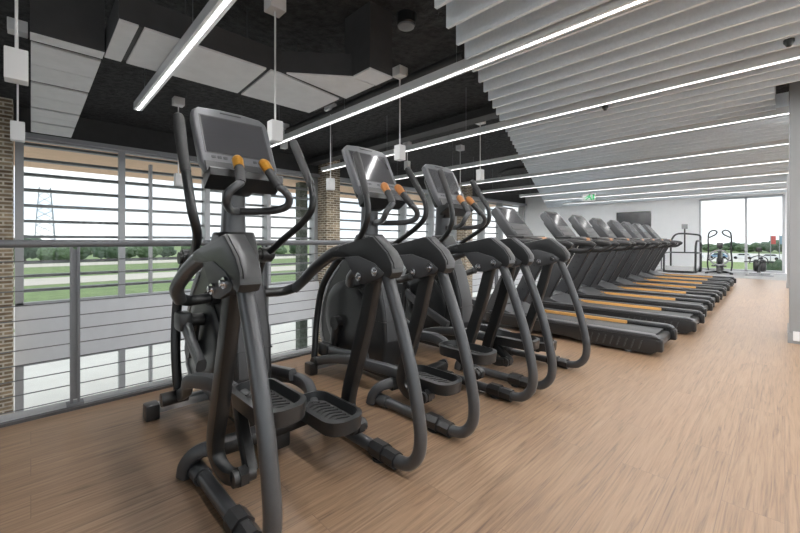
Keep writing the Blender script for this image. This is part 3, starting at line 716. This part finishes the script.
# ------------------------------------------------------------------ machines on the grey carpet at the far end
def far_treadmill():
    x, y = 15.0, 2.30
    t = Thing('push_treadmill', 'small silver treadmill with open tube frame on the grey carpet by the white end wall', 'treadmill', (x, y, .004))
    t.part('deck', MB().prism([(-.62+x, .05), (.62+x, .05), (.62+x, .16), (.2+x, .14), (-.2+x, .14), (-.62+x, .22)], y-.36, y+.36, 'y', .02), 'silver')
    t.part('belt', MB().box((x-.55, y-.28, .15), (x+.55, y+.28, .165), .004), 'plastic_grey')
    for s in (-1, 1):
        t.part('side_frame', MB().tube([(x-.60, y+s*.40, .03), (x-.60, y+s*.40, .10), (x-.58, y+s*.40, .45), (x-.55, y+s*.40, .80), (x-.40, y+s*.40, .98), (x-.1, y+s*.40, 1.0)], .028, 10, 5).tube([(x+.45, y+s*.40, .03), (x+.45, y+s*.40, .5), (x+.42, y+s*.40, .95), (x+.1, y+s*.40, 1.0), (x-.2, y+s*.40, 1.0)], .028, 10, 5).tube([(x-.55, y+s*.40, .62), (x+.44, y+s*.40, .62)], .022, 8, 1), 'frame_black')
    t.part('push_bar', MB().tube([(x+.40, y-.40, .98), (x+.42, y-.38, 1.17), (x+.42, y-.2, 1.22), (x+.42, y+.25, 1.22), (x+.40, y+.40, .98)], .028, 10, 5), 'frame_black')
    t.part('cross_bar', MB().rod((x+.44, y-.4, .62), (x+.44, y+.4, .62), .022), 'frame_black')
    t.part('front_bar', MB().rod((x-.60, y-.4, .06), (x-.60, y+.4, .06), .03), 'frame_black')
    t.part('mast', MB().rod((x+.45, y+.02, .62), (x+.45, y+.02, 1.45), .022), 'frame_black')
    t.part('display', MB().box((x+.42, y-.06, 1.40), (x+.46, y+.10, 1.56), .01), 'plastic_grey')
    for s in (-1, 1):
        t.part('wheel', MB(Matrix.Translation((x+.55, y+s*.36-.03, .085)) @ Matrix.Rotation(-PI/2, 4, 'X')).lathe([(.08, 0), (.08, .06)], 18), 'rubber')
far_treadmill()
def far_climber():
    x, y = 15.1, 1.40
    t = Thing('cross_trainer', 'black trainer with two looped tall handles in front of the far window', 'cross trainer', (x, y, .004))
    t.part('base', MB().tube([(x-.3, y-.34, .04), (x, y-.30, .05), (x+.3, y-.20, .05), (x+.4, y, .05), (x+.3, y+.20, .05), (x, y+.30, .05), (x-.3, y+.34, .04)], .04, 10, 5).box((x-.35, y-.05, .03), (x+.4, y+.05, .09), .01), 'frame_black')
    t.part('flywheel', MB(Matrix.Translation((x+.1, y-.05, .62)) @ Matrix.Rotation(-PI/2, 4, 'X')).lathe([(.30, 0), (.32, .03), (.30, .10), (.12, .12), (.1, .10)], 30), 'plastic_dark')
    t.part('flywheel_guard', MB().tube([(x-.2, y+.28*math.sin(a*PI/12), .62+.28*math.cos(a*PI/12)) for a in range(25)], .03, 8, 1), 'plastic_grey')
    t.part('body', MB().prism([(x-.1, .08), (x+.3, .08), (x+.25, .55), (x+.05, .6), (x-.05, .45)], y-.10, y+.10, 'y', .02), 'plastic_black')
    t.part('seat_post', MB().rod((x+.1, y, .6), (x+.1, y, 1.0), .04), 'frame_black')
    t.part('display', MB().box((x-.02, y-.09, .98), (x+.06, y+.09, 1.18), .015), 'plastic_black')
    for s in (-1, 1):
        t.part('handle', MB().tube([(x-.05, y+s*.33, .12), (x-.05, y+s*.36, .35), (x-.05, y+s*.33, .9), (x-.05, y+s*.34, 1.35), (x-.05, y+s*.30, 1.58), (x-.05, y+s*.17, 1.66), (x-.05, y+s*.08, 1.60), (x-.05, y+s*.12, 1.50), (x-.05, y+s*.21, 1.44), (x-.05, y+s*.31, 1.38)], .025, 10, 6), 'frame_black')
        t.part('pedal', MB().box((x-.32, y+s*.16-.06, .28), (x+.0, y+s*.16+.06, .33), .015), 'plastic_black')
        t.part('link', MB().tube([(x+.1, y+s*.14, .62), (x-.05, y+s*.30, .50), (x-.05, y+s*.335, .55)], .02, 8, 4), 'frame_black')
        t.part('foot', MB().box((x-.36, y+s*.36-.05, 0), (x-.24, y+s*.36+.05, .06), .01), 'rubber')
    return t
far_climber().e.scale = (.8, .8, .8)
def far_bike():
    x, y = 15.1, .53
    t = Thing('exercise_machine', 'low dark exercise machine with fan wheel in front of the far window at the right', 'exercise machine', (x, y, .004))
    t.part('base', MB().box((x-.5, y-.42, .0), (x-.42, y+.36, .06), .012).box((x+.40, y-.3, 0), (x+.48, y+.3, .06), .012).box((x-.46, y-.05, .05), (x+.44, y+.05, .12), .012), 'plastic_grey')
    t.part('post', MB().tube([(x-.2, y, .1), (x-.15, y, .35), (x+.1, y, .40)], .05, 10, 4), 'frame_black')
    t.part('fan_wheel', MB(Matrix.Translation((x+.1, y-.20, .38)) @ Matrix.Rotation(-PI/2, 4, 'X')).lathe([(.20, 0), (.24, .06), (.24, .14), (.20, .19), (.05, .2)], 28).lathe([(.22, .21), (.24, .24), (.24, .32), (.20, .36), (.05, .37)], 28), 'plastic_black')
    t.part('handle_arch', MB().tube([(x-.05, y-.26, .45), (x-.05, y-.22, .66), (x-.05, y, .76), (x-.05, y+.22, .66), (x-.05, y+.26, .45)], .018, 8, 5), 'frame_black')
    t.part('hand_bar', MB().tube([(x-.12, y-.42, .52), (x-.1, y, .54), (x-.12, y+.42, .52)], .022, 8, 4), 'plastic_black')
    t.part('display', MB().box((x+.02, y-.09, .92), (x+.06, y+.09, 1.08), .015).rod((x+.04, y, .6), (x+.04, y, .95), .018), 'plastic_black')
    return t
far_bike().e.scale = (.75, .75, .75)

# ------------------------------------------------------------------ outside
G = -3.4
def ground(name, x0, x1, y0, y1, z, mat): struct(name, MB().box((x0, y0, z-.3), (x1, y1, z)), mat)
ground('ground_paving', -60, XW+40, YWIN+.3, 26, G, 'concrete')
ground('ground_paving_2', XW+.3, 56, -60, YWIN+.3, G, 'concrete')
ground('ground_field', -400, 600, 26, 900, G-.02, 'field')
ground('ground_field_2', 56, 600, -400, 26, G-.02, 'field')
ground('ground_rubble', -60, 56, 27, 37, G+.02, 'rubble')
ground('road', -160, 200, 52, 61, G+.03, 'road')
ground('road_2', -160, 260, 88, 100, G+.03, 'road')
ground('parking', 105, 180, -160, 40, G+.04, 'concrete')
ground('lawn', 58, 104, -80, 40, G+.03, 'lawn')
# lattice power mast far away
t = Thing('power_mast', 'tall lattice power mast standing far away beyond the fields at the left', 'power mast', (3.2, 165, G))
bx, by = 3.2, 165
for (sx, sy) in ((-1, -1), (1, -1), (1, 1), (-1, 1)):
    t.part('leg', MB().tube([(bx+sx*2.6, by+sy*2.6, G), (bx+sx*1.9, by+sy*1.9, 9), (bx+sx*1.3, by+sy*1.3, 18)], .14, 6, 1), 'tower_steel')
br = MB()
for k in range(9):
    za, zb = G+k*2.35, G+(k+1)*2.35
    wa, wb = 2.6-1.3*(za-G)/21.4, 2.6-1.3*(zb-G)/21.4
    for (s1, s2) in (((-1, -1), (1, -1)), ((1, -1), (1, 1)), ((1, 1), (-1, 1)), ((-1, 1), (-1, -1))):
        br.tube([(bx+s1[0]*wa, by+s1[1]*wa, za), (bx+s2[0]*wb, by+s2[1]*wb, zb)], .05, 5, 1).tube([(bx+s2[0]*wa, by+s2[1]*wa, za), (bx+s1[0]*wb, by+s1[1]*wb, zb)], .05, 5, 1)
t.part('bracing', br, 'tower_steel')
t.part('cross_arm', MB().rod((bx-3.2, by, 17), (bx+3.2, by, 17), .2, 6), 'tower_steel')
# trees: three crowns with trunks, copied
def crown(seed, squash):
    rnd = random.Random(seed)
    mb = MB()
    for k in range(9):
        b = bmesh.new(); bmesh.ops.create_icosphere(b, subdivisions=3, radius=1)
        c = Vector((rnd.uniform(-.7, .7), rnd.uniform(-.7, .7), rnd.uniform(.55, 1.25)*squash)); r = rnd.uniform(.42, .75)
        for v in b.verts:
            h = math.sin(v.co.x*9+k)*math.sin(v.co.y*11+2*k)*math.sin(v.co.z*10+3*k)
            v.co = v.co*(r*(1+.22*h+rnd.uniform(-.09, .09)))+c
        mb.bm(b)
    return mb
protos = []
for i, (seed, sq, lm) in enumerate(((1, 1.0, 'leaf'), (2, 1.2, 'leaf_dark'), (3, .8, 'leaf'))):
    t = Thing('tree', 'x', 'tree', (0, 0, 0), 'distant trees')
    t.part('crown', crown(seed, sq), lm)
    t.part('trunk', MB().tube([(0, 0, 0), (.02, .01, .3), (0, 0, .7)], [.09, .07, .05], 8, 2), 'bark')
    protos.append(t.e)
used = [False]*3
def tree(i, x, y, h, w, label, group):
    o = protos[i] if not used[i] else copy_tree(protos[i])
    used[i] = True
    o.location = (x*S, y*S, G*S); o.scale = (w, w, h/1.9); o.rotation_euler = (0, 0, random.uniform(0, 6.28))
    o['label'] = label; o['group'] = group
rnd = random.Random(5)
for k in range(40):
    x = -30+k*4.2+rnd.uniform(-.4, .4); y = 104+7.5*(k % 2)+rnd.uniform(-.4, .4)+.12*max(0, x)
    tree(k % 3, x, y, rnd.uniform(3.0, 5.4), rnd.uniform(2.0, 2.6), 'green tree in the distant tree line beyond the fields, seen through the louvred windows', 'trees in the tree line beyond the fields')
for k in range(26):
    y = -34+k*3.8+rnd.uniform(-.4, .4); x = 202+8.5*(k % 2)
    tree(k % 3, x, y, rnd.uniform(3.2, 5.6), rnd.uniform(2.3, 2.8), 'green tree in the distant row beyond the car park, seen through the far window', 'trees beyond the car park')
tree(1, 66, .7, 2.0, .9, 'dark bush on the lawn at the right of the far window', 'bush by the lawn')
# parked cars beyond the lawn
def car(x, y, mat, label):
    t = Thing('car', label, 'car', (x, y, G+.04), 'parked cars beyond the lawn')
    z = G+.04
    t.part('body', MB().prism([(y-2, z+.3), (y+2, z+.3), (y+2.05, z+.75), (y+1.1, z+.9), (y+.6, z+1.35), (y-1.0, z+1.38), (y-1.6, z+.92), (y-2.05, z+.8)], x-.85, x+.85, 'x', .08), mat)
    t.part('window_band', MB().prism([(y+.95, z+.93), (y+.55, z+1.28), (y-.95, z+1.3), (y-1.35, z+.95)], x-.86, x+.86, 'x'), 'screen_glass')
    for a in (-1.25, 1.25):
        t.part('wheel', MB(Matrix.Translation((x-.9, y+a, z+.32)) @ Matrix.Rotation(PI/2, 4, 'Y')).lathe([(.32, 0), (.32, .2)], 16).lathe([(.32, 1.6), (.32, 1.8)], 16), 'rubber')
for k in range(9):
    car(122+rnd.uniform(-1.5, 1.5), -2+k*4.6, 'car_white' if k % 3 else 'car_blue', ('white' if k % 3 else 'blue') + ' parked car beyond the lawn through the far window')
for y, m_, nm in ((1.6, 'sign_red', 'red flag on a pole beyond the lawn in the far window'), (.6, 'car_blue', 'blue flag on a pole beyond the lawn in the far window')):
    t = Thing('flag', nm, 'flag', (84, y, G), 'flags on poles')
    t.part('pole', MB().rod((84, y, G), (84, y, 1.9), .05), 'steel')
    t.part('cloth', MB().box((83.98, y-.6, .5), (84.02, y-.05, 1.8), .01), m_)

# ------------------------------------------------------------------ sky, camera, exposure
wd = bpy.data.worlds.new('World'); SC.world = wd; wd.use_nodes = True
nt = wd.node_tree; bg = nt.nodes['Background']
tc = nt.nodes.new('ShaderNodeTexCoord'); mp = nt.nodes.new('ShaderNodeMapping'); mp.inputs['Scale'].default_value = (1, 1, 4)
nt.links.new(tc.outputs['Generated'], mp.inputs[0])
n = nt.nodes.new('ShaderNodeTexNoise'); n.inputs['Scale'].default_value = 2.6; n.inputs['Detail'].default_value = 6; n.inputs['Roughness'].default_value = .55
nt.links.new(mp.outputs[0], n.inputs['Vector'])
r = ramp(nt, n.outputs[0], [(.36, (.70, .80, .92, 1)), (.50, (.92, .95, .98, 1)), (.62, (1, 1, 1, 1))])
nt.links.new(r.outputs[0], bg.inputs['Color']); bg.inputs['Strength'].default_value = .56

cd = bpy.data.cameras.new('camera'); cam = bpy.data.objects.new('camera', cd); C.objects.link(cam)
cd.sensor_width = 36; cd.lens = 36*377/800; cd.shift_y = -25.5/800; cd.clip_start = .05; cd.clip_end = 3000
cam.location = (0, 0, S)
A = math.radians(45.6)
cam.rotation_euler = (PI/2, 0, math.atan2(math.sin(A), math.cos(A))-PI/2)
SC.camera = cam
SC.view_settings.view_transform = 'Standard'; SC.view_settings.look = 'None'; SC.view_settings.gamma = 1; SC.view_settings.exposure = 1.55
SC.view_settings.use_curve_mapping = False
SC.cycles.max_bounces = 8; SC.cycles.diffuse_bounces = 5; SC.cycles.transparent_max_bounces = 12
SC.cycles.sample_clamp_indirect = 6
SC.cycles.sample_clamp_direct = 1.3
SC.cycles.use_denoising = True
